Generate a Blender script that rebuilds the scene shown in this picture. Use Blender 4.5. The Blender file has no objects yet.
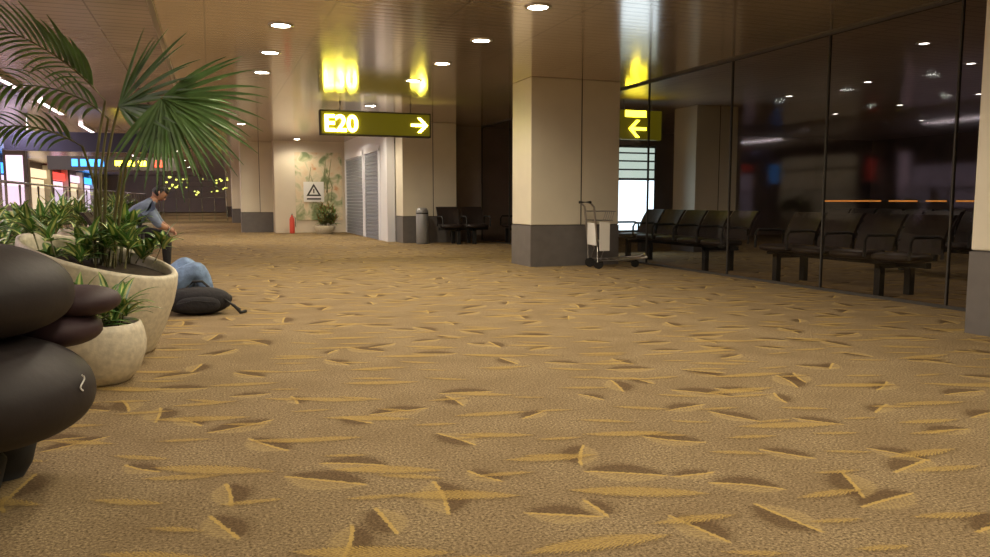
import bpy, bmesh, math, random
from mathutils import Vector, Matrix, Quaternion
random.seed(7)
scn=bpy.context.scene
try:
    scn.view_settings.view_transform='Standard'
    scn.view_settings.look='None'
except Exception as e: print(e)
PI=math.pi
YAW=math.radians(20.2)
def W(r,f,z=0.0):
    """metres right / ahead of the viewing direction on the plan -> world"""
    return Vector((r*math.cos(YAW)+f*math.sin(YAW), -r*math.sin(YAW)+f*math.cos(YAW), z))

# ------------------------------------------------------------ materials
def mat(name,col,rough=0.6,metal=0.0,emit=None,es=0.0,noise=0.0,nscale=8.0,bump=0.0,bscale=40.0,spec=0.5):
    m=bpy.data.materials.new(name); m.use_nodes=True
    nt=m.node_tree; b=nt.nodes['Principled BSDF']
    b.inputs['Roughness'].default_value=rough
    b.inputs['Metallic'].default_value=metal
    b.inputs['Specular IOR Level'].default_value=spec
    c=(col[0],col[1],col[2],1)
    b.inputs['Base Color'].default_value=c
    tc=nt.nodes.new('ShaderNodeTexCoord')
    if noise>0:
        n=nt.nodes.new('ShaderNodeTexNoise'); n.inputs['Scale'].default_value=nscale; n.inputs['Detail'].default_value=5
        nt.links.new(tc.outputs['Object'],n.inputs['Vector'])
        r=nt.nodes.new('ShaderNodeValToRGB')
        r.color_ramp.elements[0].position=0.3; r.color_ramp.elements[1].position=0.7
        r.color_ramp.elements[0].color=tuple([x*(1-noise) for x in col])+(1,)
        r.color_ramp.elements[1].color=tuple([min(1,x*(1+noise)) for x in col])+(1,)
        nt.links.new(n.outputs['Fac'],r.inputs['Fac']); nt.links.new(r.outputs['Color'],b.inputs['Base Color'])
    if bump>0:
        n=nt.nodes.new('ShaderNodeTexNoise'); n.inputs['Scale'].default_value=bscale; n.inputs['Detail'].default_value=4
        nt.links.new(tc.outputs['Object'],n.inputs['Vector'])
        bp=nt.nodes.new('ShaderNodeBump'); bp.inputs['Strength'].default_value=bump; bp.inputs['Distance'].default_value=0.02
        nt.links.new(n.outputs['Fac'],bp.inputs['Height']); nt.links.new(bp.outputs['Normal'],b.inputs['Normal'])
    if emit:
        b.inputs['Emission Color'].default_value=(emit[0],emit[1],emit[2],1)
        b.inputs['Emission Strength'].default_value=es
    return m

class NB:
    def __init__(s,nt): s.nt=nt
    def _in(s,n,i,v):
        if v is None: return
        if isinstance(v,bpy.types.NodeSocket): s.nt.links.new(v,n.inputs[i])
        else: n.inputs[i].default_value=v
    def m(s,op,a,b=None,c=None):
        n=s.nt.nodes.new('ShaderNodeMath'); n.operation=op
        s._in(n,0,a); s._in(n,1,b); s._in(n,2,c); return n.outputs[0]
    def vm(s,op,a,b=None):
        n=s.nt.nodes.new('ShaderNodeVectorMath'); n.operation=op
        s._in(n,0,a); s._in(n,1,b); return n.outputs[0]
    def mix(s,f,a,b):
        n=s.nt.nodes.new('ShaderNodeMix'); n.data_type='RGBA'
        s._in(n,0,f)
        s._in(n,6,a); s._in(n,7,b); return n.outputs[2]
    def sep(s,v):
        n=s.nt.nodes.new('ShaderNodeSeparateXYZ'); s.nt.links.new(v,n.inputs[0]); return n.outputs
    def comb(s,x,y,z=0.0):
        n=s.nt.nodes.new('ShaderNodeCombineXYZ'); s._in(n,0,x); s._in(n,1,y); s._in(n,2,z); return n.outputs[0]

def carpet():
    m=bpy.data.materials.new('carpet_leaf'); m.use_nodes=True
    nt=m.node_tree; B=NB(nt); bs=nt.nodes['Principled BSDF']
    bs.inputs['Roughness'].default_value=0.95; bs.inputs['Specular IOR Level'].default_value=0.12
    tc=nt.nodes.new('ShaderNodeTexCoord'); P=tc.outputs['Object']
    # slight weave wobble so that motif edges look woven rather than cut
    wob=nt.nodes.new('ShaderNodeTexNoise'); wob.inputs['Scale'].default_value=60; wob.inputs['Detail'].default_value=2
    nt.links.new(P,wob.inputs['Vector'])
    PW=B.vm('ADD',P,B.vm('MULTIPLY',B.vm('SUBTRACT',wob.outputs['Color'],(0.5,0.5,0.5)),(0.022,0.022,0.0)))
    def layer(rot,sx,sy,off,L,Wd,spread,thresh,jx,jy,freq,slope):
        mp=nt.nodes.new('ShaderNodeMapping'); nt.links.new(PW,mp.inputs['Vector'])
        mp.inputs['Rotation'].default_value=(0,0,rot); mp.inputs['Location'].default_value=(off,off*0.7,0)
        x,y,_=B.sep(B.vm('MULTIPLY',mp.outputs[0],(1/sx,1/sy,0)))
        row=B.m('FLOOR',y)
        wr=nt.nodes.new('ShaderNodeTexWhiteNoise'); wr.noise_dimensions='1D'; nt.links.new(B.m('ADD',row,off*1.37),wr.inputs['W'])
        x=B.m('ADD',x,wr.outputs['Value'])
        colm=B.m('FLOOR',x)
        wn=nt.nodes.new('ShaderNodeTexWhiteNoise'); wn.noise_dimensions='2D'; nt.links.new(B.comb(B.m('ADD',colm,off),row),wn.inputs['Vector'])
        sc=nt.nodes.new('ShaderNodeSeparateColor'); nt.links.new(wn.outputs['Color'],sc.inputs[0])
        r,g,b=sc.outputs[0],sc.outputs[1],sc.outputs[2]
        w3=nt.nodes.new('ShaderNodeTexWhiteNoise'); w3.noise_dimensions='2D'; nt.links.new(B.comb(B.m('ADD',colm,off+31.7),B.m('ADD',row,7.3)),w3.inputs['Vector'])
        sc3=nt.nodes.new('ShaderNodeSeparateColor'); nt.links.new(w3.outputs['Color'],sc3.inputs[0])
        dx=B.m('SUBTRACT',B.m('FRACT',x),B.m('ADD',0.5,B.m('MULTIPLY',B.m('SUBTRACT',sc3.outputs[0],0.5),2*jx)))
        dy=B.m('SUBTRACT',B.m('FRACT',y),B.m('ADD',0.5,B.m('MULTIPLY',B.m('SUBTRACT',sc3.outputs[1],0.5),2*jy)))
        d=B.comb(B.m('MULTIPLY',dx,sx),B.m('MULTIPLY',dy,sy))
        ang=B.m('MULTIPLY',B.m('SUBTRACT',r,0.5),spread)
        vr=nt.nodes.new('ShaderNodeVectorRotate'); vr.rotation_type='Z_AXIS'
        nt.links.new(d,vr.inputs['Vector']); nt.links.new(ang,vr.inputs['Angle'])
        u,w,_=B.sep(vr.outputs[0])
        s=B.m('ADD',0.62,B.m('MULTIPLY',g,0.38))
        un=B.m('DIVIDE',u,B.m('MULTIPLY',s,L))
        w=B.m('ADD',w,B.m('MULTIPLY',B.m('MULTIPLY',un,un),B.m('MULTIPLY',B.m('SUBTRACT',b,0.5),Wd*0.35)))
        tooth=B.m('ABSOLUTE',B.m('SINE',B.m('MULTIPLY',B.m('ADD',u,B.m('MULTIPLY',B.m('ABSOLUTE',w),slope)),freq*0.5)))
        def lens(ww,soft=110.0,grow=0.0,tt=0.0):
            h=B.m('MULTIPLY',B.m('MULTIPLY',s,Wd),B.m('SUBTRACT',1.0,B.m('MULTIPLY',un,un)))
            if tt>0: h=B.m('MULTIPLY',h,B.m('SUBTRACT',1.0,B.m('MULTIPLY',tooth,tt)))
            h=B.m('ADD',h,grow)
            dd=B.m('SUBTRACT',h,B.m('ABSOLUTE',ww))
            e=B.m('MULTIPLY',dd,soft); e=B.m('MINIMUM',B.m('MAXIMUM',e,0.0),1.0)
            return B.m('MULTIPLY',e,B.m('GREATER_THAN',sc3.outputs[2],thresh))
        vein=B.m('SUBTRACT',1.0,B.m('MULTIPLY',tooth,0.6))
        return lens,u,w,vein,s,b
    n=nt.nodes.new('ShaderNodeTexNoise'); n.inputs['Scale'].default_value=95; n.inputs['Detail'].default_value=5; n.inputs['Roughness'].default_value=0.7
    nt.links.new(P,n.inputs['Vector'])
    n2=nt.nodes.new('ShaderNodeTexNoise'); n2.inputs['Scale'].default_value=2.6; n2.inputs['Detail'].default_value=4
    nt.links.new(P,n2.inputs['Vector'])
    rp=nt.nodes.new('ShaderNodeValToRGB'); nt.links.new(n.outputs['Fac'],rp.inputs['Fac'])
    rp.color_ramp.elements[0].position=0.36; rp.color_ramp.elements[1].position=0.64
    rp.color_ramp.elements[0].color=(0.105,0.072,0.038,1); rp.color_ramp.elements[1].color=(0.43,0.325,0.185,1)
    grain=n.outputs['Fac']
    col=rp.outputs[0]
    mt=nt.nodes.new('ShaderNodeMapRange'); nt.links.new(n2.outputs['Fac'],mt.inputs[0]); mt.inputs[1].default_value=0.38; mt.inputs[2].default_value=0.62
    col=B.mix(B.m('MULTIPLY',mt.outputs[0],0.35),col,(0.16,0.105,0.052,1))
    dark=(0.085,0.048,0.022,1); yel=(0.56,0.385,0.115,1); pale=(0.46,0.34,0.155,1)
    # broad leaves: one half dark, one half pale, yellow midrib
    for (rot,sx,sy,off,L,Wd,spr,th,jx,jy) in [(0.7,0.46,0.46,11.3,0.18,0.105,2.6,0.30,0.08,0.08),(-0.4,0.50,0.50,23.1,0.15,0.090,4.0,0.30,0.12,0.12)]:
        lens,u,w,vein,s,b=layer(rot,sx,sy,off,L,Wd,spr,th,jx,jy,300.0,0.8)
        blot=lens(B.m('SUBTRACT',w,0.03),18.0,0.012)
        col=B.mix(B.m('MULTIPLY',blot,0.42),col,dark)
        a=lens(w,50.0)
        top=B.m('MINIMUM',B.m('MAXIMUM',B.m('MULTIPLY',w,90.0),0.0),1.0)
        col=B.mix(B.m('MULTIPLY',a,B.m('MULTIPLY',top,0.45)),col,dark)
        col=B.mix(B.m('MULTIPLY',B.m('MULTIPLY',a,B.m('SUBTRACT',1.0,top)),B.m('MULTIPLY',vein,0.68)),col,pale)
        rib=B.m('MULTIPLY',a,B.m('LESS_THAN',B.m('ABSOLUTE',w),0.007))
        col=B.mix(B.m('MULTIPLY',rib,0.7),col,yel)
    # slim toothed leaves
    for (rot,sx,sy,off,L,Wd,spr,th,jx,jy) in [(0.32,0.42,0.23,0.0,0.17,0.040,0.55,0.36,0.08,0.10),(0.26,0.72,0.36,3.7,0.27,0.062,0.5,0.28,0.10,0.12)]:
        lens,u,w,vein,s,b=layer(rot,sx,sy,off,L,Wd,spr,th,jx,jy,330.0,1.4)
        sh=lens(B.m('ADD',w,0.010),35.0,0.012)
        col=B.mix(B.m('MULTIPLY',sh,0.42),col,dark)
        a=lens(w,90.0,0.0,0.35)
        col=B.mix(B.m('MULTIPLY',a,B.m('MULTIPLY',vein,0.74)),col,yel)
    # pile grain over everything
    g=B.m('ADD',0.62,B.m('MULTIPLY',grain,0.76))
    col=B.vm('MULTIPLY',col,B.comb(g,g,g))
    nt.links.new(col,bs.inputs['Base Color'])
    return m

def slat_ceiling(name,base,rough,metal,pitch=0.15,joint=1.2,bstr=0.25):
    m=bpy.data.materials.new(name); m.use_nodes=True
    nt=m.node_tree; B=NB(nt); bs=nt.nodes['Principled BSDF']
    tc=nt.nodes.new('ShaderNodeTexCoord'); sp=nt.nodes.new('ShaderNodeSeparateXYZ'); nt.links.new(tc.outputs['Object'],sp.inputs[0])
    fy=B.m('FRACT',B.m('DIVIDE',sp.outputs[1],pitch)); fx=B.m('FRACT',B.m('DIVIDE',sp.outputs[0],joint))
    gy=B.m('LESS_THAN',fy,0.12); gx=B.m('LESS_THAN',fx,0.016)
    g=B.m('MAXIMUM',gy,gx)
    n=nt.nodes.new('ShaderNodeTexNoise'); n.inputs['Scale'].default_value=1.1; nt.links.new(tc.outputs['Object'],n.inputs['Vector'])
    c=B.mix(n.outputs['Fac'],tuple(x*0.75 for x in base)+(1,),tuple(min(1,x*1.15) for x in base)+(1,))
    c=B.mix(B.m('MULTIPLY',g,0.55),c,tuple(x*0.2 for x in base)+(1,))
    nt.links.new(c,bs.inputs['Base Color'])
    bs.inputs['Roughness'].default_value=rough; bs.inputs['Metallic'].default_value=metal
    h=B.m('SINE',B.m('MULTIPLY',fy,PI))
    bp=nt.nodes.new('ShaderNodeBump'); bp.inputs['Strength'].default_value=bstr; bp.inputs['Distance'].default_value=0.002
    nt.links.new(h,bp.inputs['Height']); nt.links.new(bp.outputs[0],bs.inputs['Normal'])
    return m

def glass(name,t,refl=1.0,k=0.6,base=0.05):
    m=bpy.data.materials.new(name); m.use_nodes=True
    nt=m.node_tree; nt.nodes.clear()
    o=nt.nodes.new('ShaderNodeOutputMaterial'); mx=nt.nodes.new('ShaderNodeMixShader')
    tr=nt.nodes.new('ShaderNodeBsdfTransparent'); tr.inputs[0].default_value=(t[0],t[1],t[2],1)
    gl=nt.nodes.new('ShaderNodeBsdfGlossy'); gl.inputs['Roughness'].default_value=0.05; gl.inputs[0].default_value=(refl,refl,refl,1)
    lw=nt.nodes.new('ShaderNodeLayerWeight'); lw.inputs[0].default_value=0.5
    B=NB(nt)
    f=B.m('ADD',base,B.m('MULTIPLY',B.m('POWER',lw.outputs['Facing'],5.0),k))
    nt.links.new(f,mx.inputs[0]); nt.links.new(tr.outputs[0],mx.inputs[1]); nt.links.new(gl.outputs[0],mx.inputs[2])
    nt.links.new(mx.outputs[0],o.inputs[0]); return m

M={}
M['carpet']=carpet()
M['ceil']=slat_ceiling('ceiling_metal',(0.75,0.64,0.55),0.13,0.60,bstr=0.18)
M['ceil_l']=slat_ceiling('ceiling_side',(0.64,0.54,0.50),0.25,0.4,0.2)
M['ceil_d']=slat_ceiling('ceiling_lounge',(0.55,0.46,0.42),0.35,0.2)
M['cream']=mat('cream_panel',(0.76,0.71,0.58),0.45,noise=0.04,nscale=2)
M['skirt']=mat('grey_skirting',(0.15,0.14,0.135),0.4,noise=0.08)
M['joint']=mat('dark_joint',(0.05,0.045,0.04),0.6)
M['dark']=mat('dark_wall',(0.15,0.12,0.11),0.6,noise=0.2,nscale=1.5)
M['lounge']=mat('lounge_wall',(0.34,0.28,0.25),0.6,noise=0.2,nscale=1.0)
M['beige']=mat('beige_wall',(0.72,0.64,0.50),0.6,noise=0.06,nscale=1)
M['white']=mat('white_frame',(0.78,0.80,0.88),0.4)
M['shutter']=mat('grey_shutter',(0.26,0.29,0.36),0.45,0.3)
M['metal']=mat('brushed_metal',(0.45,0.43,0.42),0.3,0.9)
M['black']=mat('brown_black_vinyl',(0.028,0.019,0.017),0.5)
M['rubber']=mat('black_rubber',(0.02,0.02,0.02),0.7)
M['glass']=glass('tinted_glass',(0.72,0.69,0.67),0.55,0.40,0.035)
M['clear']=glass('clear_glass',(0.85,0.87,0.9))
M['orange']=mat('orange_strip',(0.75,0.30,0.04),0.5,emit=(1,0.45,0.08),es=0.10)
M['lamp']=mat('lamp_glow',(1,1,1),0.5,emit=(1,0.95,0.85),es=55)
M['lamp_l']=mat('lounge_lamp_glow',(1,1,1),0.5,emit=(1,0.93,0.86),es=10)
M['tube']=mat('tube_glow',(1,1,1),0.5,emit=(1,0.80,0.82),es=6)
M['trim']=mat('lamp_trim',(0.6,0.57,0.52),0.35,0.5)
M['signblackglow']=mat('sign_black_glow',(0.08,0.07,0.012),0.35,emit=(0.40,0.33,0.01),es=0.18)  # faint yellow emission puts the lit lettering's glow into the board colour
M['signyel']=mat('sign_yellow_glow',(1,0.9,0.2),0.5,emit=(1.0,0.88,0.10),es=34)
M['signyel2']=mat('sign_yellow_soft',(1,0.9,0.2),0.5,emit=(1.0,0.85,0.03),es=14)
M['stone']=mat('planter_stone',(0.66,0.60,0.46),0.6,noise=0.15,nscale=30,bump=0.1,bscale=80)
M['soil']=mat('soil',(0.05,0.035,0.02),0.95,noise=0.4,nscale=30)
M['palm']=mat('palm_green',(0.12,0.23,0.07),0.5,noise=0.45,nscale=6)
M['stem']=mat('stem_green',(0.18,0.17,0.07),0.55,noise=0.2)
M['leafg']=mat('leaf_green',(0.11,0.25,0.06),0.4,noise=0.4,nscale=9)
M['leafy']=mat('leaf_yellow',(0.58,0.62,0.22),0.4,noise=0.3,nscale=9)
M['leafr']=mat('leaf_red',(0.42,0.13,0.06),0.5,noise=0.3)
M['leather']=mat('dark_leather',(0.024,0.018,0.018),0.6,noise=0.2,nscale=5,bump=0.08,bscale=25)
M['leather2']=mat('plum_leather',(0.050,0.026,0.032),0.6,noise=0.2,nscale=5,bump=0.08,bscale=25)
M['denim']=mat('denim',(0.20,0.30,0.48),0.85,noise=0.35,nscale=14,bump=0.6,bscale=14)
M['shirt']=mat('grey_blue_shirt',(0.20,0.26,0.38),0.85,noise=0.2,nscale=10,bump=0.4,bscale=16)
M['blackcloth']=mat('black_cloth',(0.018,0.017,0.02),0.85,bump=0.4,bscale=25)
M['skin']=mat('skin',(0.50,0.27,0.18),0.55,noise=0.06)
M['hair']=mat('hair_black',(0.012,0.010,0.009),0.5,bump=0.5,bscale=120)
M['eye']=mat('eye_dark',(0.03,0.02,0.02),0.3)
M['screen']=mat('screen_glow',(0.9,0.95,1),0.4,emit=(0.66,0.86,1.0),es=3.2)
M['screen2']=mat('screen_shelf_glow',(0.9,0.95,0.9),0.4,emit=(0.55,0.72,0.66),es=1.2)
M['blueglow']=mat('blue_display',(0.1,0.4,1),0.4,emit=(0.05,0.35,1.0),es=2.5)
M['redglow']=mat('red_display',(1,0.1,0.05),0.4,emit=(1,0.08,0.06),es=1.5)
M['warnred']=mat('warning_red',(0.7,0.08,0.05),0.5)
M['pinkglow']=mat('shop_glow',(1,0.7,0.8),0.4,emit=(0.92,0.72,0.92),es=1.3)
M['greenglow']=mat('green_light',(0.7,0.9,0.1),0.4,emit=(0.85,0.85,0.15),es=2.0)
M['warmglow']=mat('warm_shop_glow',(1,0.8,0.5),0.4,emit=(1,0.78,0.5),es=1.2)
M['bin']=mat('bin_grey',(0.30,0.31,0.32),0.4,0.3)
M['paper']=mat('sign_white',(0.85,0.84,0.80),0.5)
M['dimblue']=mat('sign_navy',(0.05,0.05,0.10),0.4)
M['branch']=mat('mural_branch',(0.25,0.26,0.12),0.6)
def mural():
    m=bpy.data.materials.new('mural_panel'); m.use_nodes=True; nt=m.node_tree; bs=nt.nodes['Principled BSDF']
    tc=nt.nodes.new('ShaderNodeTexCoord'); n=nt.nodes.new('ShaderNodeTexNoise'); n.inputs['Scale'].default_value=2.6; n.inputs['Detail'].default_value=5; n.inputs['Distortion'].default_value=0.8
    nt.links.new(tc.outputs['Object'],n.inputs['Vector']); r=nt.nodes.new('ShaderNodeValToRGB'); nt.links.new(n.outputs['Fac'],r.inputs['Fac'])
    e=r.color_ramp.elements; e[0].position=0.32; e[0].color=(0.22,0.28,0.13,1); e[1].position=0.72; e[1].color=(0.62,0.28,0.12,1)
    for p_,c_ in ((0.42,(0.50,0.50,0.30,1)),(0.50,(0.74,0.64,0.46,1)),(0.62,(0.72,0.58,0.38,1))):
        q=e.new(p_); q.color=c_
    nt.links.new(r.outputs[0],bs.inputs['Base Color']); bs.inputs['Roughness'].default_value=0.6; return m
M['mural']=mural()

# ------------------------------------------------------------ mesh helpers
def finish(name,bm,mats,parent=None,smooth=False,loc=None,rotz=0.0):
    me=bpy.data.meshes.new(name); bm.normal_update(); bm.to_mesh(me); bm.free()
    for k in mats: me.materials.append(M[k] if isinstance(k,str) else k)
    if smooth:
        for p in me.polygons: p.use_smooth=True
    o=bpy.data.objects.new(name,me); scn.collection.objects.link(o)
    if parent: o.parent=parent
    if loc is not None: o.location=loc
    o.rotation_euler=(0,0,rotz)
    return o
def empty(name,loc=(0,0,0),rotz=0.0):
    e=bpy.data.objects.new(name,None); scn.collection.objects.link(e); e.location=loc; e.rotation_euler=(0,0,rotz); e.empty_display_size=0.1
    return e
def box(bm,x0,x1,y0,y1,z0,z1,mi=0,bev=0.0):
    r=bmesh.ops.create_cube(bm,size=1.0)
    vs=r['verts']
    for v in vs:
        v.co=Vector(((x0+x1)/2+v.co.x*(x1-x0),(y0+y1)/2+v.co.y*(y1-y0),(z0+z1)/2+v.co.z*(z1-z0)))
    fs=set(f for v in vs for f in v.link_faces)
    for f in fs: f.material_index=mi
    if bev>0:
        es=list(set(e for v in vs for e in v.link_edges))
        rr=bmesh.ops.bevel(bm,geom=es,offset=bev,segments=2,affect='EDGES',profile=0.5)
        for f in rr['faces']: f.material_index=mi
def sheet_x(bm,x,y0,y1,z0,z1,mi=0):
    f=bm.faces.new([bm.verts.new(v) for v in ((x,y0,z0),(x,y1,z0),(x,y1,z1),(x,y0,z1))]); f.material_index=mi
def frame_for(d):
    d=d.normalized(); up=Vector((0,0,1)) if abs(d.z)<0.95 else Vector((1,0,0))
    a=d.cross(up).normalized(); b=a.cross(d).normalized(); return a,b
def tube(bm,pts,rad,seg=8,mi=0,cap=True):
    pts=[Vector(p) for p in pts]; n=len(pts)
    if not isinstance(rad,(list,tuple)): rad=[rad]*n
    rings=[]; pa=None
    for i,p in enumerate(pts):
        d=(pts[min(i+1,n-1)]-pts[max(i-1,0)])
        if d.length<1e-6: d=Vector((0,0,1))
        a,b=frame_for(d)
        if pa is not None:
            dn=d.normalized(); a=(pa-dn*pa.dot(dn))
            a=a.normalized() if a.length>1e-5 else frame_for(d)[0]
            b=dn.cross(a).normalized()
        pa=a
        rings.append([bm.verts.new(p+(a*math.cos(2*PI*k/seg)+b*math.sin(2*PI*k/seg))*rad[i]) for k in range(seg)])
    for i in range(n-1):
        for k in range(seg):
            f=bm.faces.new((rings[i][k],rings[i][(k+1)%seg],rings[i+1][(k+1)%seg],rings[i+1][k])); f.material_index=mi; f.smooth=True
    if cap:
        f=bm.faces.new(rings[0]); f.material_index=mi
        f=bm.faces.new(rings[-1][::-1]); f.material_index=mi
def lathe(bm,prof,c,seg=48,mi=0,slant=None):
    rings=[]
    for (r,z) in prof:
        ring=[]
        for k in range(seg):
            a=2*PI*k/seg; x=r*math.cos(a); y=r*math.sin(a); zz=z
            if slant: zz=slant(x,y,z)
            ring.append(bm.verts.new(Vector((c[0]+x,c[1]+y,c[2]+zz))))
        rings.append(ring)
    for i in range(len(rings)-1):
        for k in range(seg):
            f=bm.faces.new((rings[i][k],rings[i][(k+1)%seg],rings[i+1][(k+1)%seg],rings[i+1][k])); f.material_index=mi; f.smooth=True
    return rings
def superell(bm,c,r,pw=2.6,mi=0,seg=32,rings=18,rotz=0.0,sag=0.0):
    def sp(v,e): return math.copysign(abs(v)**e,v)
    e=2.0/pw; R=[]
    for i in range(1,rings):
        ph=-PI/2+PI*i/rings; row=[]
        for k in range(seg):
            th=2*PI*k/seg
            x=r[0]*sp(math.cos(ph),e)*sp(math.cos(th),e); y=r[1]*sp(math.cos(ph),e)*sp(math.sin(th),e); z=r[2]*sp(math.sin(ph),e)
            z-=sag*(x*x)/(r[0]*r[0])
            xr=x*math.cos(rotz)-y*math.sin(rotz); yr=x*math.sin(rotz)+y*math.cos(rotz)
            row.append(bm.verts.new((c[0]+xr,c[1]+yr,c[2]+z)))
        R.append(row)
    b=bm.verts.new((c[0],c[1],c[2]-r[2])); t=bm.verts.new((c[0],c[1],c[2]+r[2]))
    for i in range(len(R)-1):
        for k in range(seg):
            f=bm.faces.new((R[i][k],R[i][(k+1)%seg],R[i+1][(k+1)%seg],R[i+1][k])); f.smooth=True; f.material_index=mi
    for k in range(seg):
        f=bm.faces.new((b,R[0][(k+1)%seg],R[0][k])); f.smooth=True; f.material_index=mi
        f=bm.faces.new((t,R[-1][k],R[-1][(k+1)%seg])); f.smooth=True; f.material_index=mi
def text_bm(txt,size,depth=0.01):
    cu=bpy.data.curves.new('t','FONT'); cu.body=txt; cu.size=size; cu.extrude=depth; cu.offset=size*0.02
    o=bpy.data.objects.new('t',cu); scn.collection.objects.link(o)
    dg=bpy.context.evaluated_depsgraph_get(); me=bpy.data.meshes.new_from_object(o.evaluated_get(dg))
    bpy.data.objects.remove(o); return me

# ------------------------------------------------------------ shell
H=2.95
XE=-0.45
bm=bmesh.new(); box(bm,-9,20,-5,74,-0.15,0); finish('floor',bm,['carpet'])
bm=bmesh.new(); box(bm,XE,6.7,-5,74,H,H+0.45,0); finish('ceiling',bm,['ceil'])
bm=bmesh.new(); box(bm,-9,XE,-5,74,H+0.2,H+0.45,0); finish('ceiling',bm,['ceil_l'])
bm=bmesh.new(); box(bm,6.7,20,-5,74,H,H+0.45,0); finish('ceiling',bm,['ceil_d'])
bm=bmesh.new(); box(bm,XE-0.05,XE,-5,74,H-0.03,H+0.2,0); finish('trim_1',bm,['metal'])
bm=bmesh.new(); box(bm,-9.2,-9,-5,74,0,H+0.4,0); finish('wall_left',bm,['dark'])
bm=bmesh.new(); box(bm,-9,20,74,74.2,0,H+0.4,0); finish('wall_end',bm,['beige'])
bm=bmesh.new(); box(bm,-9,20,-5.2,-5,0,H+0.4,0); finish('wall_back',bm,['beige'])
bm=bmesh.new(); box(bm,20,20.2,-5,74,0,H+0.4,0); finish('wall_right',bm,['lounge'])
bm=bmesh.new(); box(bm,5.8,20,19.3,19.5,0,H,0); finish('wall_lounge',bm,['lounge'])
bm=bmesh.new()
box(bm,4.2,4.4,19.3,25.8,0,H,0)
finish('wall_shutter',bm,['white'])
bm=bmesh.new(); box(bm,2.1,6.5,25.8,26.0,0,H,0); box(bm,1.95,2.1,25.8,74,0,H,0)
finish('wall_cross',bm,['beige'])
bm=bmesh.new(); box(bm,2.6,4.1,25.76,25.799,0.4,2.6,0)
random.seed(3)
for i in range(8):
    x=2.8+random.random()*1.1; z=0.6+random.random()*0.8
    tube(bm,[(x,25.757,z),(x+random.uniform(-.2,.2),25.757,z+0.5),(x+random.uniform(-.2,.2),25.757,min(2.5,z+1.1))],[0.02,0.014,0.006],6,1)
finish('wall_mural',bm,['mural','branch'])
random.seed(11)
bm=bmesh.new()
for i,(a,b) in enumerate([(20.2,22.0),(22.4,25.2)]):
    z=0.02
    while z<2.3:
        box(bm,4.155,4.195,a,b,z,z+0.085,0); z+=0.1
    box(bm,4.15,4.198,a-0.06,a,0,2.4,1); box(bm,4.15,4.198,b,b+0.06,0,2.4,1); box(bm,4.13,4.198,a-0.06,b+0.06,2.34,2.48,1)
finish('door_1',bm,['shutter','white'])

def column(x0,x1,y0,y1,name='column',seam=True,zs=0.66):
    bm=bmesh.new()
    box(bm,x0,x1,y0,y1,zs,H,0,bev=0.012)
    box(bm,x0-0.006,x1+0.006,y0-0.006,y1+0.006,0,zs-0.012,1)
    box(bm,x0+0.01,x1-0.01,y0+0.01,y1-0.01,zs-0.012,zs,2)
    xm=x0+(x1-x0)*0.56
    if seam: box(bm,xm-0.008,xm+0.008,y0-0.004,y0+0.001,zs,H,2)
    finish(name,bm,['cream','skirt','joint'])
column(4.72,6.28,11.2,12.0)
column(4.42,5.80,18.55,19.3)
column(5.62,6.66,3.55,4.40)
column(9.2,10.2,13.3,14.1)
column(0.95,2.0,26.6,27.3)
column(0.95,1.95,38,38.8)
column(0.95,1.95,52,52.8)

bm=bmesh.new()
ys=[4.6,5.13,5.47,7.13,8.88,11.0,13.1,15.2,17.2,19.2]
for a,b in zip(ys[:-1],ys[1:]):
    sheet_x(bm,6.70,a+0.008,b-0.008,0.03,H-0.03,0)
for y in ys:
    box(bm,6.685,6.715,y-0.009,y+0.009,0,H,1)
box(bm,6.68,6.72,4.6,19.2,0.0,0.03,1); box(bm,6.68,6.72,4.6,19.2,H-0.03,H,1)
for (a,b) in [(5.2,5.42),(5.52,5.75),(5.85,6.2),(6.3,7.1)]:
    box(bm,6.686,6.692,a,b,1.035,1.05,2)
finish('glass_partition',bm,['glass','joint','orange'])

# ------------------------------------------------------------ downlights
dl=empty('ceiling_downlights')
bm=bmesh.new()
pos=[]
for y in (-3,-1.2,0.6,2.2,3.9,5.55,7.2,8.9,10.55,12.2): pos.append((0.79,y)); pos.append((3.1,y))
pos+= [(3.1,15.7),(3.1,18.9),(3.1,22.2),(0.79,20.5),(2.6,25.0)]
for y in (23.6,29,36,44,53,64): pos.append((-1.2,y))
def fixture(bm,x,y,z,r=0.10):
    seg=20
    lathe(bm,[(r+0.035,0),(r+0.035,-0.008),(r,-0.012),(r,0.0)],(x,y,z),seg,1)
    ring=[bm.verts.new((x+r*math.cos(2*PI*k/seg),y+r*math.sin(2*PI*k/seg),z-0.006)) for k in range(seg)]
    f=bm.faces.new(ring[::-1]); f.material_index=0
for (x,y) in pos: fixture(bm,x,y,H if x>XE else H+0.2)
finish('downlight_fittings',bm,['lamp','trim'],parent=dl)
def spot(x,y,z,e,col,parent,size=160):
    l=bpy.data.lights.new('downlight_lamp','SPOT'); l.energy=e; l.color=col; l.spot_size=math.radians(size); l.spot_blend=0.6; l.shadow_soft_size=0.1
    o=bpy.data.objects.new('downlight_lamp',l); scn.collection.objects.link(o); o.location=(x,y,z-0.03); o.parent=parent
for (x,y) in pos: spot(x,y,H,(62 if y<5 else 98 if y<13 else 185 if y<24.5 or x<0 else 90),(1,0.85,0.61),dl)
ld=empty('lounge_downlights')
bm=bmesh.new()
for (x,y) in [(10,8.0),(10,9.8),(10,11.6),(13,11.9),(13,13.6),(8.2,7.2),(13,10.2),(16,14)]:
    fixture(bm,x,y,H,0.06)
finish('lounge_fittings',bm,['lamp_l','trim'],parent=ld)
for (x,y) in [(9,6),(10,9.8),(13,13.0)]: spot(x,y,H,50,(1,0.83,0.68),ld)

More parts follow.
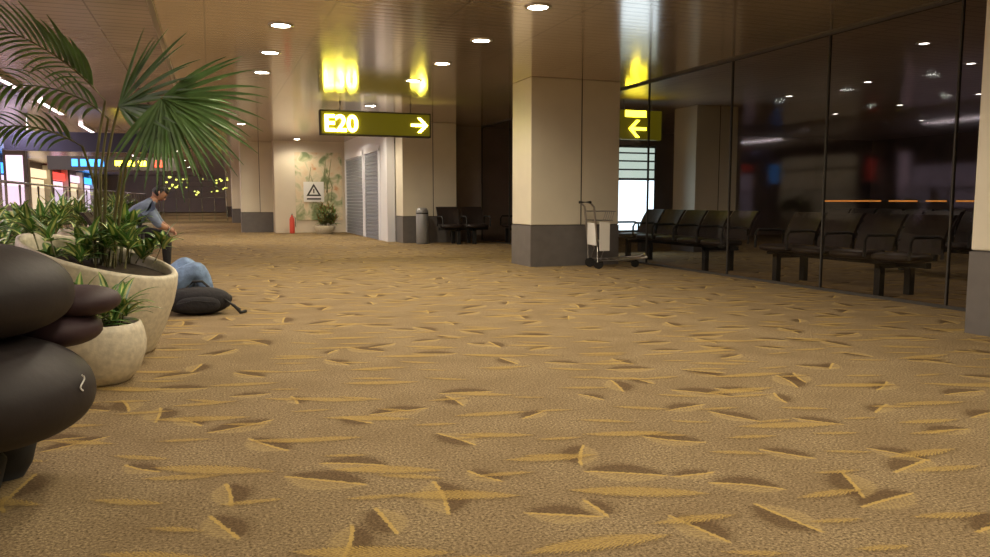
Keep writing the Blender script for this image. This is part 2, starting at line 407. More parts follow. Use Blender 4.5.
sl=empty('strip_lights')
bm=bmesh.new()
for (x,a,b) in [(-3.25,6.0,8.0),(-3.25,10.5,12.3),(-3.25,14.6,16.6),(-3.25,18.6,21.2),(-3.25,24,26.5),(-5.6,12,14.5),(-5.6,17,19.5),(-5.6,22,25),(-3.25,30,33),(-3.25,37,40),(-3.25,45,48)]:
    box(bm,x-0.05,x+0.05,a,b,H+0.14,H+0.195,0); box(bm,x-0.08,x-0.05,a-0.03,b+0.03,H+0.13,H+0.199,1); box(bm,x+0.05,x+0.08,a-0.03,b+0.03,H+0.13,H+0.199,1)
finish('strip_fittings',bm,['tube','trim'],parent=sl)
for y in (7,14,22,34):
    l=bpy.data.lights.new('strip_lamp','AREA'); l.shape='RECTANGLE'; l.size=0.3; l.size_y=2.5; l.energy=130; l.color=(1,0.84,0.86)
    o=bpy.data.objects.new('strip_lamp',l); scn.collection.objects.link(o); o.location=(-4.2,y,H+0.1); o.parent=sl

# ------------------------------------------------------------ hanging signs
def add_text(name,txt,size,loc,mt,parent):
    me=text_bm(txt,size); me.name=name; me.materials.clear(); me.materials.append(M[mt])
    o=bpy.data.objects.new(name,me); scn.collection.objects.link(o); o.parent=parent; o.location=loc; o.rotation_euler=(PI/2,0,0)
    return o
def arrow(bm,cx,y,cz,s,d,mi):
    box(bm,min(cx-d*s,cx+d*s*0.6),max(cx-d*s,cx+d*s*0.6),y-0.012,y,cz-s*0.14,cz+s*0.14,mi)
    for sg in (1,-1):
        p=[(cx+d*s,cz),(cx+d*s*0.15,cz+sg*s*0.85),(cx-d*s*0.25,cz+sg*s*0.85),(cx+d*s*0.6,cz)]
        f1=[bm.verts.new((a,y-0.013,b)) for a,b in p]; f=bm.faces.new(f1); f.material_index=mi
sg=empty('gate_sign',(2.02,15.2,2.30))
bm=bmesh.new()
box(bm,0,2.2,0,0.14,0,0.48,0,bev=0.012)
box(bm,0.03,2.17,-0.004,0.0,0.03,0.45,1)
for x in (0.4,1.8): tube(bm,[(x,0.07,0.48),(x,0.07,0.65)],0.02,8,2)
finish('sign_board',bm,['joint','signblackglow','metal'],parent=sg)
add_text('gate_number','E20',0.44,(0.07,-0.02,0.08),'signyel',sg)
bm=bmesh.new(); arrow(bm,1.96,-0.006,0.24,0.17,1,0); finish('sign_arrow',bm,['signyel'],parent=sg)
sg_refl=empty('gate_sign_reflection',(7.1,13.0,2.2))  # gate sign's reflection in the glass, built as a separate object behind it
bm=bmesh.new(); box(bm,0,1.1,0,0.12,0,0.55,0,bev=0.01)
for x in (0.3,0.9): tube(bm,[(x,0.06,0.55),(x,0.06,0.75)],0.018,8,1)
finish('sign_board',bm,['signblackglow','metal'],parent=sg_refl)
bm=bmesh.new(); arrow(bm,0.56,-0.006,0.20,0.19,-1,0); box(bm,0.3,0.75,-0.01,0.0,0.42,0.54,0); finish('sign_arrow',bm,['signyel2'],parent=sg_refl)  # emissive arrow and bar imitate the mirrored sign's yellow glow

bm=bmesh.new()
X0=7.3
box(bm,X0,X0+1.25,13.75,13.9,0.35,2.15,0,bev=0.01)
box(bm,X0+.04,X0+1.21,13.735,13.75,0.45,1.45,1)
box(bm,X0+.04,X0+1.21,13.735,13.75,1.50,2.1,2)
for z in (1.65,1.82,1.98): box(bm,X0+.04,X0+1.21,13.72,13.735,z,z+0.03,0)
box(bm,X0+.1,X0+.3,13.75,13.9,0,0.36,0); box(bm,X0+.95,X0+1.15,13.75,13.9,0,0.36,0)
finish('advertising_lightbox',bm,['joint','screen','screen2'])

# ------------------------------------------------------------ gate seats
def seat_row(x,y0,n,rot,pitch=0.62,name='gate_seat_row'):
    bm=bmesh.new(); L=n*pitch
    box(bm,0,L,-0.05,0.03,0.33,0.39,1)
    for i in range(n):
        cx=(i+0.5)*pitch
        superell(bm,(cx,-0.05,0.43),(pitch*0.44,0.25,0.05),3.5,0,24,10)
        R=[]
        for t in range(7):
            z=0.47+t*0.07; yy=0.19+0.012*t*t*0.35+t*0.006
            R.append([bm.verts.new((cx+u*pitch*0.44,yy+0.03*(1-u*u),z)) for u in (-1,-0.5,0,0.5,1)])
        R2=[[bm.verts.new(v.co+Vector((0,0.045,0))) for v in r] for r in R]
        for a in range(6):
            for b in range(4):
                bm.faces.new((R[a][b],R[a][b+1],R[a+1][b+1],R[a+1][b])); bm.faces.new((R2[a][b+1],R2[a][b],R2[a+1][b],R2[a+1][b+1]))
            bm.faces.new((R[a][0],R[a+1][0],R2[a+1][0],R2[a][0])); bm.faces.new((R[a+1][4],R[a][4],R2[a][4],R2[a+1][4]))
        for b in range(4):
            bm.faces.new((R[6][b],R[6][b+1],R2[6][b+1],R2[6][b])); bm.faces.new((R[0][b+1],R[0][b],R2[0][b],R2[0][b+1]))
    for i in range(n+1):
        cx=min(max(i*pitch,0.02),L-0.02)
        tube(bm,[(cx,0.2,0.42),(cx,0.2,0.64),(cx,0.12,0.66),(cx,-0.22,0.66),(cx,-0.26,0.6),(cx,-0.26,0.42)],0.018,8,1)
    for cx in (0.42,L-0.42):
        box(bm,cx-0.04,cx+0.04,-0.27,-0.2,0.0,0.36,1); box(bm,cx-0.04,cx+0.04,0.17,0.24,0.0,0.36,1)
        box(bm,cx-0.04,cx+0.04,-0.27,0.24,0.31,0.36,1); 
    o=finish(name,bm,['black','rubber'],loc=(x,y0,0),rotz=rot)
    return o
seat_row(7.1,8.5,4,-PI/2)
seat_row(7.1,12.3,5,-PI/2)
seat_row(9.6,9.2,4,-PI/2)
seat_row(11.6,12.6,5,-PI/2)
seat_row(7.1,18.2,4,-PI/2)
seat_row(5.15,17.9,2,0.0,name='corridor_bench')

# ------------------------------------------------------------ luggage trolley
def trolley(x,y,rot,name='luggage_trolley'):
    bm=bmesh.new()
    for s in (-0.22,0.22):
        tube(bm,[(0.02,s,0.10),(0.0,s,0.5),(-0.05,s,0.95),(-0.12,s,1.02)],0.016,8,0)
        tube(bm,[(0.02,s,0.13),(0.45,s*0.9,0.13),(0.86,s*0.55,0.16)],0.018,8,0)
        tube(bm,[(0.06,s,0.13),(0.12,s,0.30),(0.02,s,0.45)],0.012,8,0)
    tube(bm,[(-0.12,-0.25,1.02),(-0.12,0.25,1.02)],0.022,10,1)
    tube(bm,[(0.86,-0.12,0.16),(0.88,0,0.2),(0.86,0.12,0.16)],0.02,8,0)
    for i in range(6):
        xx=0.08+i*0.14; w=0.22-0.10*(i/6)
        tube(bm,[(xx,-w,0.14),(xx,w,0.14)],0.009,6,0)
    for z,w,l in ((0.74,0.2,0.26),(0.88,0.22,0.3)):
        tube(bm,[(-0.02,-w,z),(l,-w,z),(l+0.02,0,z),(l,w,z),(-0.02,w,z)],0.009,6,0)
    for yy in (-0.18,-0.09,0,0.09,0.18):
        tube(bm,[(-0.01,yy,0.74),(0.25,yy,0.74),(0.29,yy,0.88)],0.006,6,0)
    box(bm,-0.01,0.01,-0.19,0.19,0.36,0.70,2)
    box(bm,0.04,0.20,-0.245,-0.228,0.28,0.72,2)
    for (xx,yy,r) in ((0.04,-0.2,0.075),(0.04,0.2,0.075),(0.72,0,0.06)):
        tube(bm,[(xx,yy-0.02,r),(xx,yy+0.02,r)],r,18,1)
        tube(bm,[(xx,yy,r),(xx,yy,0.14)],0.012,6,0)
    return finish(name,bm,['metal','rubber','paper'],loc=(x,y,0),rotz=rot)
trolley(5.55,10.72,math.radians(-8))

bm=bmesh.new()
lathe(bm,[(0.0,0.0),(0.14,0.0),(0.15,0.02),(0.15,0.72),(0.145,0.73),(0.15,0.75),(0.145,0.80),(0.11,0.86),(0.09,0.87),(0.085,0.82),(0.0,0.80)],(4.80,18.15,0),28,0)
for f in bm.faces:
    if 0.722<f.calc_center_median().z<0.745: f.material_index=1
finish('waste_bin',bm,['bin','rubber'])

# ------------------------------------------------------------ planters and plants
def blade(bm,base,dirv,length,width,droop,mi_edge=0,mi_mid=0,n=6,fold=0.25,tip=0.08):
    dirv=dirv.normalized(); side=dirv.cross(Vector((0,0,1)))
    if side.length<0.05: side=Vector((1,0,0))
    side.normalize(); p=Vector(base); d=dirv.copy(); rows=[]
    for i in range(n+1):
        t=i/n
        w=width*(math.sin(PI*min(1,(t*0.93+0.07)))**0.8)*(1-0.35*t)+width*tip*(1-t)
        if i==n: w=0.001
        up=side.cross(d).normalized()
        rows.append([bm.verts.new(p-side*w+up*w*fold),bm.verts.new(p-side*w*0.35+up*w*fold*0.3),bm.verts.new(p+side*w*0.35+up*w*fold*0.3),bm.verts.new(p+side*w+up*w*fold)])
        p=p+d*(length/n); d=(d+Vector((0,0,-droop*(0.4+t)/n))).normalized()
    for i in range(n):
        for k in range(3):
            f=bm.faces.new((rows[i][k],rows[i][k+1],rows[i+1][k+1],rows[i+1][k])); f.material_index=mi_mid if k==1 else mi_edge; f.smooth=True
def fblade(bm,base,dirv,side,length,width,droop,n=7):
    """palm segment whose width lies in the plane of the fan"""
    p=Vector(base); d=dirv.normalized(); rows=[]
    for i in range(n+1):
        t=i/n; s=(side-d*side.dot(d)).normalized(); nn=s.cross(d)
        w=width*min(1.0,0.25+t*2.2)*(1-t**2.2)+0.001
        rows.append([bm.verts.new(p-s*w),bm.verts.new(p+nn*w*0.35),bm.verts.new(p+s*w)])
        p=p+d*(length/n); d=(d+Vector((0,0,-droop*(0.15+1.1*t*t)/n*2))).normalized()
    for i in range(n):
        for k in range(2):
            f=bm.faces.new((rows[i][k],rows[i][k+1],rows[i+1][k+1],rows[i+1][k])); f.material_index=k; f.smooth=False
def shrub(bm,c,r,nclump,leaves,L,Wd,mi_e,mi_m,hmin=0.0,hmax=0.15,spread=1.0):
    for q in range(nclump):
        a=random.uniform(0,2*PI); rr=r*math.sqrt(random.random())
        b=Vector((c[0]+rr*math.cos(a),c[1]+rr*math.sin(a),c[2]))
        h=random.uniform(hmin,hmax)
        lean=Vector((math.cos(a),math.sin(a),0))*rr*0.5
        tube(bm,[b,b+lean*0.4+Vector((0,0,h+0.02))],0.006,5,2,cap=False)
        top=b+lean*0.4+Vector((0,0,h))
        for i in range(leaves):
            th=2.399*i+random.uniform(-.3,.3); el=random.uniform(0.15,1.25)
            d=Vector((math.cos(th)*math.cos(el)*spread,math.sin(th)*math.cos(el)*spread,math.sin(el)))
            blade(bm,top-Vector((0,0,0.03*random.random())),d,L*random.uniform(0.7,1.15),Wd*random.uniform(0.8,1.2),random.uniform(0.8,1.8),mi_e,mi_m)
def fan(bm,hub,axis,normal,L,nseg=26,span=115,wid=0.017,droop=0.7):
    axis=axis.normalized(); normal=(normal-axis*normal.dot(axis)).normalized(); b=normal.cross(axis)
    for i in range(nseg):
        a=math.radians(-span+2*span*i/(nseg-1)+random.uniform(-2,2))
        d=axis*math.cos(a)+b*math.sin(a)+normal*random.uniform(-0.06,0.10)
        sd=normal.cross(d)
        l=L*(0.62+0.38*math.cos(a*0.8))*random.uniform(0.9,1.08)
        fblade(bm,hub,d,sd,l,wid,droop*random.uniform(0.6,1.4))
def pinnate(bm,pts,n,L,wid,droop,side_hint):
    pts=[Vector(p) for p in pts]
    def bez(t):
        a,b,c=pts; return a*(1-t)**2+b*2*t*(1-t)+c*t*t
    tube(bm,[bez(i/10) for i in range(11)],[0.008*(1-i/13) for i in range(11)],6,2)
    for i in range(n):
        t=0.12+0.88*i/(n-1); p=bez(t); d=(bez(min(1,t+.02))-bez(t-.02)).normalized()
        s=(side_hint-d*side_hint.dot(d)).normalized()
        l=L*(math.sin(PI*(0.15+0.8*t))**0.6)*random.uniform(0.85,1.1)
        for sg in (1,-1):
            dd=(d*(0.75+0.5*t)+s*sg*(1.0-0.4*t)+Vector((0,0,0.08))).normalized()
            blade(bm,p,dd,l,wid,droop*random.uniform(0.7,1.3),0,0,n=6,fold=0.5,tip=0.3)
def big_planter(c,R,h,sl,dirang,name):
    bm=bmesh.new()
    ca,sa=math.cos(dirang),math.sin(dirang)
    def slant(x,y,z):
        t=z/h
        return z+ (x*ca+y*sa)/R*sl*max(0,t)**2
    prof=[(0.0,0.0),(R*0.62,0.0),(R*0.66,0.02),(R*0.80,h*0.25),(R*0.93,h*0.55),(R*0.985,h*0.8),(R,h*0.96),(R*0.985,h),(R*0.93,h*1.0),(R*0.91,h*0.96),(R*0.90,h*0.86)]
    lathe(bm,prof,c,56,0,slant)
    lathe(bm,[(R*0.90,h*0.86),(R*0.5,h*0.9),(0.0,h*0.91)],c,56,1,slant)
    return bm
pc=W(-2.70,5.25)
ph=empty('potted_palm')
bm=big_planter(pc,0.49,0.68,0.15,PI-YAW,'planter'); finish('planter',bm,['stone','soil'],parent=ph)
bm=bmesh.new()
Fv=W(0,1); Rv=W(1,0); Z=Vector((0,0,1))
root=pc+Vector((0,0,0.60))
def RFZ(r,f,z): return W(r,f,z)
def stem(i,h):
    b0=root+Rv*(0.02*i-0.02)+Fv*(0.03*(i%3)-0.03)
    mid=Vector((b0.x+(h.x-b0.x)*0.3,b0.y+(h.y-b0.y)*0.3,b0.z+(h.z-b0.z)*0.62))
    tube(bm,[b0,b0.lerp(mid,0.5)+Z*0.02,mid,mid.lerp(h,0.55)+Z*0.02,h],[0.016,0.013,0.011,0.009,0.008],6,2)
for i,(h,m_,e_) in enumerate([((-2.56,5.15,1.70),(-2.85,5.05,2.12),(-3.45,4.95,2.22)),((-2.62,5.3,1.60),(-2.95,5.35,1.92),(-3.60,5.4,1.80)),((-2.70,5.1,1.40),(-3.0,5.0,1.62),(-3.35,4.95,1.45))]):
    hv=RFZ(*h); stem(i,hv); pinnate(bm,[hv,RFZ(*m_),RFZ(*e_)],[20,15,14][i],[0.38,0.30,0.22][i],0.020,[1.0,1.2,1.3][i],Fv*0.55+Z*-0.85)
hubs=[
 ((-2.50,5.20,1.67),(0.86,-0.25,0.42),0.66,62,0.35,(-0.2,-0.85,0.45),17,0.020),
 ((-2.12,5.00,1.70),(0.66,-0.1,-0.62),0.70,88,0.45,(0.25,-0.9,0.1),26,0.017),
 ((-2.20,5.20,1.72),(0.5,0.3,-0.5),0.58,70,0.6,(0.4,-0.7,0.3),18,0.018),
]
for i,(hb,ax,L,sp_,dr,nm,ns,wd) in enumerate(hubs):
    h=RFZ(*hb); a=Rv*ax[0]+Fv*ax[1]+Z*ax[2]; n=Rv*nm[0]+Fv*nm[1]+Z*nm[2]
    stem(i+3,h)
    fan(bm,h,a,n,L,ns,sp_,wd,dr)
finish('palm_fronds',bm,['palm','palm','stem'],parent=ph)
bm=bmesh.new()
shrub(bm,pc+Vector((0,0,0.60)),0.38,28,10,0.18,0.034,0,1,0.02,0.28)
finish('underplanting',bm,['leafg','leafy','stem'],parent=ph)

def bowl(c,R,h,name,nc=9,L=0.22,hm=0.12):
    e=empty(name)
    bm=bmesh.new()
    lathe(bm,[(0,0),(R*0.55,0),(R*0.62,0.01),(R*0.85,h*0.22),(R*0.98,h*0.5),(R,h*0.68),(R*0.95,h*0.88),(R*0.88,h),(R*0.82,h*0.99),(R*0.82,h*0.9),(0,h*0.92)],c,44,0)
    for f in bm.faces:
        q=f.calc_center_median()
        if q.z>h*0.88 and (q-Vector((c[0],c[1],q.z))).length<R*0.75: f.material_index=1
    finish('bowl',bm,['stone','soil'],parent=e)
    bm=bmesh.new(); shrub(bm,Vector((c[0],c[1],h*0.9)),R*0.62,nc,9,L,0.024,0,1,0.0,hm); finish('foliage',bm,['leafg','leafy','stem'],parent=e)
bowl(W(-2.29,4.40),0.25,0.35,'potted_shrub',16,0.22,0.16)
bowl(W(-2.86,4.10),0.24,0.58,'potted_shrub',12,0.24,0.1)
def box_planter(x,y,R=0.45,h=0.6,name='planter_with_plants',red=False,L=0.3,hm=0.35,nc=16):
    e=empty(name); c=Vector((x,y,0))
    bm=big_planter(c,R,h,0.0,0,'p'); finish('planter',bm,['stone','soil'],parent=e)
    bm=bmesh.new(); shrub(bm,c+Vector((0,0,h*0.9)),R*0.8,nc,9,L,0.04,0,1,0.05,hm); finish('foliage',bm,['leafg','leafr' if red else 'leafy','stem'],parent=e)
box_planter(-1.95,6.9,0.45,0.62)
box_planter(-2.0,8.3,0.45,0.62)
box_planter(-1.95,9.7,0.45,0.6)
box_planter(-1.9,14.0,0.45,0.6,L=0.4)
box_planter(-1.6,17.0,0.5,0.6,L=0.45)
box_planter(3.35,24.7,0.34,0.26,red=True,L=0.36,hm=0.55,nc=24)

bm=bmesh.new()
box(bm,2.85,3.5,25.72,25.752,1.0,1.65,0)
def tri(c,s,y,mi):
    f=bm.faces.new([bm.verts.new(v) for v in ((c[0]-s,y,c[1]-s*0.6),(c[0]+s,y,c[1]-s*0.6),(c[0],y,c[1]+s*1.1))]); f.material_index=mi
tri((3.175,1.33),0.24,25.717,1); tri((3.175,1.325),0.15,25.714,0)
box(bm,3.155,3.195,25.71,25.714,1.28,1.42,1); box(bm,2.95,3.4,25.71,25.717,1.07,1.12,1)
finish('warning_notice',bm,['paper','joint','warnred'])
bm=bmesh.new(); lathe(bm,[(0.0,0.0),(0.075,0.0),(0.08,0.02),(0.08,0.45),(0.05,0.52),(0.025,0.54),(0.025,0.58),(0.0,0.59)],(2.42,25.3,0),20,0)
tube(bm,[(2.42,25.3,0.58),(2.42,25.22,0.62),(2.42,25.18,0.60)],0.012,8,1); tube(bm,[(2.44,25.3,0.56),(2.52,25.28,0.50),(2.53,25.27,0.2)],0.01,8,1)
finish('fire_extinguisher',bm,['warnred','rubber'])

# ------------------------------------------------------------ travelator rail and left shops
e=empty('moving_walkway_railing')
bm=bmesh.new()
RX=-3.0
for i in range(24):
    y=6+i*1.5
    sheet_x(bm,RX,y+0.01,y+1.48,0.15,1.28,0)
finish('rail_glass',bm,['clear'],parent=e)
bm=bmesh.new()
tube(bm,[(RX,6,1.34),(RX,42,1.34)],0.04,10,0)
for i in range(25): tube(bm,[(RX,6+i*1.5,0),(RX,6+i*1.5,1.31)],0.02,8,1)
box(bm,RX-.09,RX+.09,6,42,0,0.14,1)
finish('handrail',bm,['metal','metal'],parent=e)
e=empty('shopfronts')
bm=bmesh.new()
k=0
for y in range(4,70,6):
    box(bm,-8.99,-8.9,y,y+4.6,0.3,2.2,[0,1,0,1][k%4]); box(bm,-8.99,-8.8,y,y+5,2.3,2.75,([2,1,2,0] if y<18 else [3,0,4,1])[k%4]); box(bm,-8.99,-8.6,y+4.9,y+5.6,0,H+0.1,5); k+=1
finish('shop_windows',bm,['pinkglow','warmglow','dimblue','redglow','blueglow','cream'],parent=e)
e=empty('information_sign',(-4.6,21.6,0))
bm=bmesh.new()
box(bm,0,3.6,0,0.2,2.25,2.72,0)
for x in (0.5,3.1): tube(bm,[(x,0.1,2.7),(x,0.1,3.149)],0.03,8,1)
finish('sign_board',bm,['dimblue','metal'],parent=e)
e=empty('flight_display',(-4.2,24.5,0))
bm=bmesh.new()
box(bm,0,3.3,0,0.15,1.9,2.28,0)
for i in range(4): box(bm,0.6+i*0.22,0.75+i*0.22,-0.02,0,2.0,2.2,1)
for i in range(3): box(bm,1.7+i*0.3,1.9+i*0.3,-0.02,0,2.03,2.17,2)
box(bm,2.7,2.95,-0.02,0,2.0,2.2,3)
for x in (0.5,2.8): tube(bm,[(x,0.08,0.0),(x,0.08,1.95)],0.03,8,0)
finish('display_panel',bm,['joint','blueglow','signyel2','redglow'],parent=e)
for (x,y,g) in [(-4.9,16.5,'pinkglow'),(-5.5,27,'pinkglow'),(-6.8,19.5,'redglow'),(-6.3,23.5,'blueglow')]:
    bm=bmesh.new()
    box(bm,x-0.3,x+0.3,y,y+0.3,0.0,2.6,0); box(bm,x-0.22,x+0.22,y-0.02,y,0.9 if g=='pinkglow' else 1.7,2.4,1)
    finish('advertising_pillar',bm,['dark',g])
bm=bmesh.new()
for i in range(34):
    x=random.uniform(-2.2,0.9); z=random.uniform(1.3,2.2); s=random.uniform(0.03,0.085)
    superell(bm,(x,42,z),(s,s,s*0.7),2,0,8,6)
for i in range(6): tube(bm,[(-2.2+i*0.6,42,0),(-2.2+i*0.6,42,2.3)],0.02,6,1)
for i in range(5): tube(bm,[(-2.2,42,1.2+i*0.27),(0.8,42,1.2+i*0.27)],0.01,6,1)
finish('garden_lights',bm,['greenglow','stem'])
bm=bmesh.new(); box(bm,0,0.42,0,0.26,0.06,0.66,0,bev=0.04)
for x in (0.1,0.32): tube(bm,[(x,0.22,0.62),(x,0.22,1.0)],0.012,6,1)
tube(bm,[(0.1,0.22,1.0),(0.32,0.22,1.0)],0.014,6,0)
for x in (0.06,0.36):
    for y in (0.05,0.21): tube(bm,[(x-0.015,y,0.03),(x+0.015,y,0.03)],0.03,10,0)
finish('suitcase',bm,['black','metal'],loc=(1.1,31.5,0))

# ------------------------------------------------------------ padded leather armchair (foreground left)
ac=empty('padded_armchair',(0,0,0),0)
ac.rotation_euler=(0,0,-YAW)
def part(name,fn,mats):
    bm=bmesh.new(); fn(bm); return finish(name,bm,mats,parent=ac)
part('seat_pad',lambda b:superell(b,(-1.835,2.62,0.385),(0.40,0.36,0.195),2.2,0,56,32,sag=0.02),['leather'])
part('back_bolster',lambda b:superell(b,(-1.90,2.66,0.735),(0.385,0.34,0.175),2.25,0,56,32,sag=0.02),['leather'])
part('arm_pad_upper',lambda b:superell(b,(-1.66,3.02,0.655),(0.165,0.15,0.062),2.2,0,32,16),['leather2'])
part('arm_pad_lower',lambda b:superell(b,(-1.71,2.98,0.55),(0.155,0.15,0.07),2.2,0,32,16),['leather2'])
def legs(b):
    for (r,f) in ((-1.80,2.58),(-2.05,2.40),(-1.85,2.85),(-2.1,2.85)):
        tube(b,[(r,f,0.30),(r+0.0,f,0.15),(r-0.01,f,0.06),(r-0.02,f,0.0)],[0.12,0.10,0.085,0.06],16,0)
part('legs',legs,['rubber'])
def tag(b):
    pts=[]
    for i in range(14):
        t=i/13; z=0.445-0.055*t
        pts.append((-1.436,2.63+0.014*math.sin(t*2*PI),z))
    tube(b,pts,0.003,6,0)
part('stitched_tag',tag,['paper'])

# ------------------------------------------------------------ people
def person(name,J,B,mats,head_c,face_dir,up_dir,hands,head_r=0.105,hair=True):
    root=empty(name)
    names=list(J.keys()); idx={n:i for i,n in enumerate(names)}
    me=bpy.data.meshes.new('sk'); me.from_pydata([tuple(J[n][0]) for n in names],[(idx[a],idx[b]) for a,b,_ in B],[])
    o=bpy.data.objects.new('sk',me); scn.collection.objects.link(o)
    o.modifiers.new('skin','SKIN'); s=o.modifiers.new('sub','SUBSURF'); s.levels=2; s.render_levels=2
    for i,n in enumerate(names):
        me.skin_vertices[0].data[i].radius=(J[n][1],J[n][1]); me.skin_vertices[0].data[i].use_root=(n=='pelvis')
    bpy.context.view_layer.update()
    dg=bpy.context.evaluated_depsgraph_get(); m2=bpy.data.meshes.new_from_object(o.evaluated_get(dg))
    bpy.data.objects.remove(o)
    bm=bmesh.new(); bm.from_mesh(m2)
    for f in bm.faces:
        c=f.calc_center_median(); best=None
        for a,b,mi in B:
            p,q=Vector(J[a][0]),Vector(J[b][0]); d=q-p; t=max(0,min(1,(c-p).dot(d)/max(d.length_squared,1e-9)))
            ds=(c-(p+d*t)).length
            if best is None or ds<best[0]: best=(ds,mi)
        f.material_index=best[1]; f.smooth=True
    SK=mats.index('skin')
    for (wrist,dirv,nrm) in hands:
        w=Vector(wrist); d=Vector(dirv).normalized(); n=Vector(nrm); n=(n-d*n.dot(d)).normalized(); s=d.cross(n)
        tube(bm,[w,w+d*0.03,w+d*0.09],[0.026,0.036,0.032],10,SK)
        for i,L in enumerate((0.07,0.08,0.075,0.058)):
            b=w+d*0.085+s*(-0.027+0.018*i)
            tube(bm,[b,b+d*L*0.45-n*0.008,b+d*L*0.75-n*0.026,b+d*L*0.9-n*0.045],[0.009,0.0085,0.008,0.006],8,SK)
        b=w+d*0.03-s*0.03
        tube(bm,[b,b+d*0.03-s*0.025-n*0.01,b+d*0.06-s*0.03-n*0.02],[0.012,0.010,0.008],8,SK)
    finish('body',bm,mats,parent=root)
    bm=bmesh.new(); r=head_r; H_=Vector(head_c); F=Vector(face_dir).normalized(); U=Vector(up_dir); U=(U-F*U.dot(F)).normalized(); S=F.cross(U)
    bmesh.ops.create_uvsphere(bm,u_segments=28,v_segments=20,radius=1)
    for v in bm.verts:
        x,y,z=v.co
        wx=0.76*(1-0.18*max(0,-z)); 
        fy=0.92+(0.06 if y>0 else 0.04)
        if y>0.3 and abs(z)<0.9: y=0.3+(y-0.3)*0.85
        v.co=H_+(S*(x*wx)+F*(y*fy*(1-0.12*max(0,-z)))+U*(z*1.12))*r
    for f in bm.faces: f.smooth=True; f.material_index=0
    def P(a,b,c): return H_+(S*a+F*b+U*c)*r
    tube(bm,[P(0,0.80,0.18),P(0,0.95,-0.08),P(0,1.02,-0.24),P(0,0.85,-0.30)],[0.008,0.011,0.016,0.010],8,0)
    for s in (-1,1):
        q=P(0.27*s,0.80,0.06); superell(bm,q,(0.010,0.010,0.007),2,2,10,8)
        q=P(0.78*s,0.0,-0.02); superell(bm,q,(0.014,0.014,0.028),2,0,10,8)
        tube(bm,[P(0.14*s,0.84,0.2),P(0.40*s,0.76,0.22)],0.004,6,1)
    tube(bm,[P(-0.22,0.78,-0.55),P(0,0.86,-0.53),P(0.22,0.78,-0.55)],[0.005,0.008,0.005],8,3)
    if hair:
        b2=bmesh.new(); bmesh.ops.create_uvsphere(b2,u_segments=28,v_segments=20,radius=1)
        dele=[v for v in b2.verts if (v.co.y>0.35 and v.co.z<0.45) or v.co.z<-0.55]
        bmesh.ops.delete(b2,geom=dele,context='VERTS')
        mp={}
        for v in b2.verts:
            x,y,z=v.co; mp[v]=bm.verts.new(H_+(S*(x*0.83)+F*(y*1.0-0.03)+U*(z*1.20+0.02))*r)
        for f in b2.faces:
            g=bm.faces.new([mp[v] for v in f.verts]); g.material_index=1; g.smooth=True
        b2.free()
    finish('head',bm,['skin','hair','eye','leafr'],parent=root)
    return root

V=Vector
ox,oy=0.02,8.02
def p(x,y,z): return (ox+x,oy+y,z)
J={'pelvis':(p(-0.50,0,0.17),0.16),'waist':(p(-0.70,0,0.20),0.14),'chest':(p(-0.95,0,0.27),0.15),'neck':(p(-1.12,0,0.36),0.055),'headb':(p(-1.18,0,0.40),0.06),
 'hipL':(p(-0.42,-0.12,0.20),0.14),'kneeL':(p(-0.14,-0.15,0.41),0.125),'ankL':(p(-0.06,-0.16,0.10),0.065),'toeL':(p(0.14,-0.17,0.05),0.045),
 'hipR':(p(-0.42,0.12,0.20),0.14),'kneeR':(p(-0.26,0.13,0.44),0.125),'ankR':(p(-0.06,0.17,0.10),0.065),'toeR':(p(0.16,0.20,0.05),0.045),
 'shL':(p(-0.98,-0.18,0.32),0.065),'elL':(p(-0.80,-0.30,0.16),0.047),'wrL':(p(-0.60,-0.16,0.36),0.032),
 'shR':(p(-0.98,0.18,0.32),0.065),'elR':(p(-0.80,0.30,0.16),0.047),'wrR':(p(-0.60,0.12,0.36),0.032)}
B=[('pelvis','waist',1),('waist','chest',1),('chest','neck',1),('neck','headb',2),('pelvis','hipL',0),('hipL','kneeL',0),('kneeL','ankL',0),('ankL','toeL',3),
 ('pelvis','hipR',0),('hipR','kneeR',0),('kneeR','ankR',0),('ankR','toeR',3),('chest','shL',1),('shL','elL',1),('elL','wrL',1),('chest','shR',1),('shR','elR',1),('elR','wrR',1)]
person('resting_traveller',J,B,['denim','blackcloth','skin','rubber'],p(-1.24,0,0.46),V((0.6,-0.2,0.7)),V((-0.7,0,0.5)),
   [(p(-0.60,-0.16,0.36),(1,0.3,0.1),(0,0,1)),(p(-0.60,0.12,0.36),(1,-0.3,0.1),(0,0,1))])
bm=bmesh.new(); superell(bm,(0,0,0.15),(0.16,0.24,0.15),2.8,0,28,16); tube(bm,[(0,-0.1,0.29),(0,-0.05,0.34),(0,0.05,0.34),(0,0.1,0.29)],0.012,8,1)
finish('duffel_bag',bm,['shirt','rubber'],loc=(-1.26,8.02,0))
ox,oy=-0.58,11.9
zz=0.05
def p2(x,y,z): return (ox+x,oy+y,z+zz)
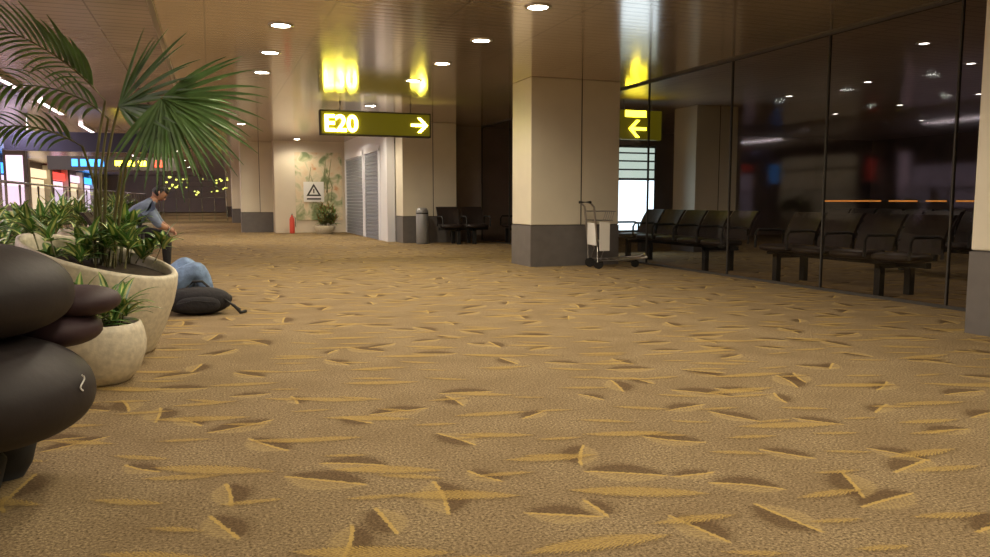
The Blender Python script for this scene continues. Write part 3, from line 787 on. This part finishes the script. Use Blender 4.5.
J={'pelvis':(p2(-0.52,0,0.60),0.16),'waist':(p2(-0.48,0,0.76),0.155),'chest':(p2(-0.30,0,0.90),0.165),'neck':(p2(-0.17,0,1.00),0.06),'headb':(p2(-0.12,0,1.05),0.06),
 'hipL':(p2(-0.45,-0.10,0.57),0.11),'kneeL':(p(-0.02,-0.13,0.54),0.08),'ankL':(p(-0.02,-0.14,0.10),0.05),'toeL':(p(0.16,-0.15,0.05),0.04),
 'hipR':(p2(-0.45,0.10,0.57),0.11),'kneeR':(p(-0.02,0.13,0.54),0.08),'ankR':(p(-0.04,0.14,0.10),0.05),'toeR':(p(0.14,0.16,0.05),0.04),
 'shL':(p2(-0.26,-0.20,0.93),0.08),'elL':(p(-0.10,-0.25,0.70),0.06),'wrL':(p(0.0,-0.12,0.66),0.034),
 'shR':(p2(-0.26,0.20,0.93),0.08),'elR':(p(-0.10,0.25,0.70),0.06),'wrR':(p(0.0,0.10,0.66),0.034)}
B=[('pelvis','waist',0),('waist','chest',0),('chest','neck',0),('neck','headb',2),('pelvis','hipL',1),('hipL','kneeL',1),('kneeL','ankL',1),('ankL','toeL',3),
 ('pelvis','hipR',1),('hipR','kneeR',1),('kneeR','ankR',1),('ankR','toeR',3),('chest','shL',0),('shL','elL',0),('elL','wrL',2),('chest','shR',0),('shR','elR',0),('elR','wrR',2)]
person('sleeping_traveller',J,B,['shirt','blackcloth','skin','rubber'],p2(-0.08,0,1.10),V((0.7,-0.1,-0.75)),V((0.6,0,0.8)),
   [(p(0.0,-0.12,0.66),(0.8,0.4,-0.5),(0,0,1)),(p(0.0,0.10,0.66),(0.8,-0.3,-0.5),(0,0,1))])
seat_row(-1.14,10.97,3,PI/2,name='waiting_bench')

bm=bmesh.new()
superell(bm,(0,0,0.125),(0.29,0.16,0.125),2.4,0,32,16)
superell(bm,(0.02,-0.13,0.10),(0.19,0.06,0.08),2.4,0,24,12)
tube(bm,[(-0.1,0.03,0.24),(-0.04,0.03,0.30),(0.04,0.03,0.30),(0.1,0.03,0.24)],0.012,8,1)
tube(bm,[(0.2,-0.08,0.18),(0.33,-0.12,0.08),(0.38,-0.1,0.015),(0.42,-0.02,0.015)],0.015,8,1)
tube(bm,[(0.2,0.05,0.18),(0.30,0.08,0.06),(0.36,0.12,0.012)],0.012,8,1)
tube(bm,[(-0.16,-0.188,0.12),(0,-0.198,0.15),(0.18,-0.185,0.12)],0.004,6,1)
finish('backpack',bm,['blackcloth','rubber'],loc=(-0.14,7.60,0),rotz=-0.1)

# ------------------------------------------------------------ world + camera
w=bpy.data.worlds.new('World'); scn.world=w; w.use_nodes=True
w.node_tree.nodes['Background'].inputs[0].default_value=(0.6,0.5,0.45,1); w.node_tree.nodes['Background'].inputs[1].default_value=0.3
cd=bpy.data.cameras.new('camera'); cd.lens=28; cd.sensor_width=36; cd.clip_end=300
co=bpy.data.objects.new('camera',cd); scn.collection.objects.link(co)
co.location=(0,0,1.05); co.rotation_euler=(math.radians(90-5.8),0,-YAW)
scn.camera=co
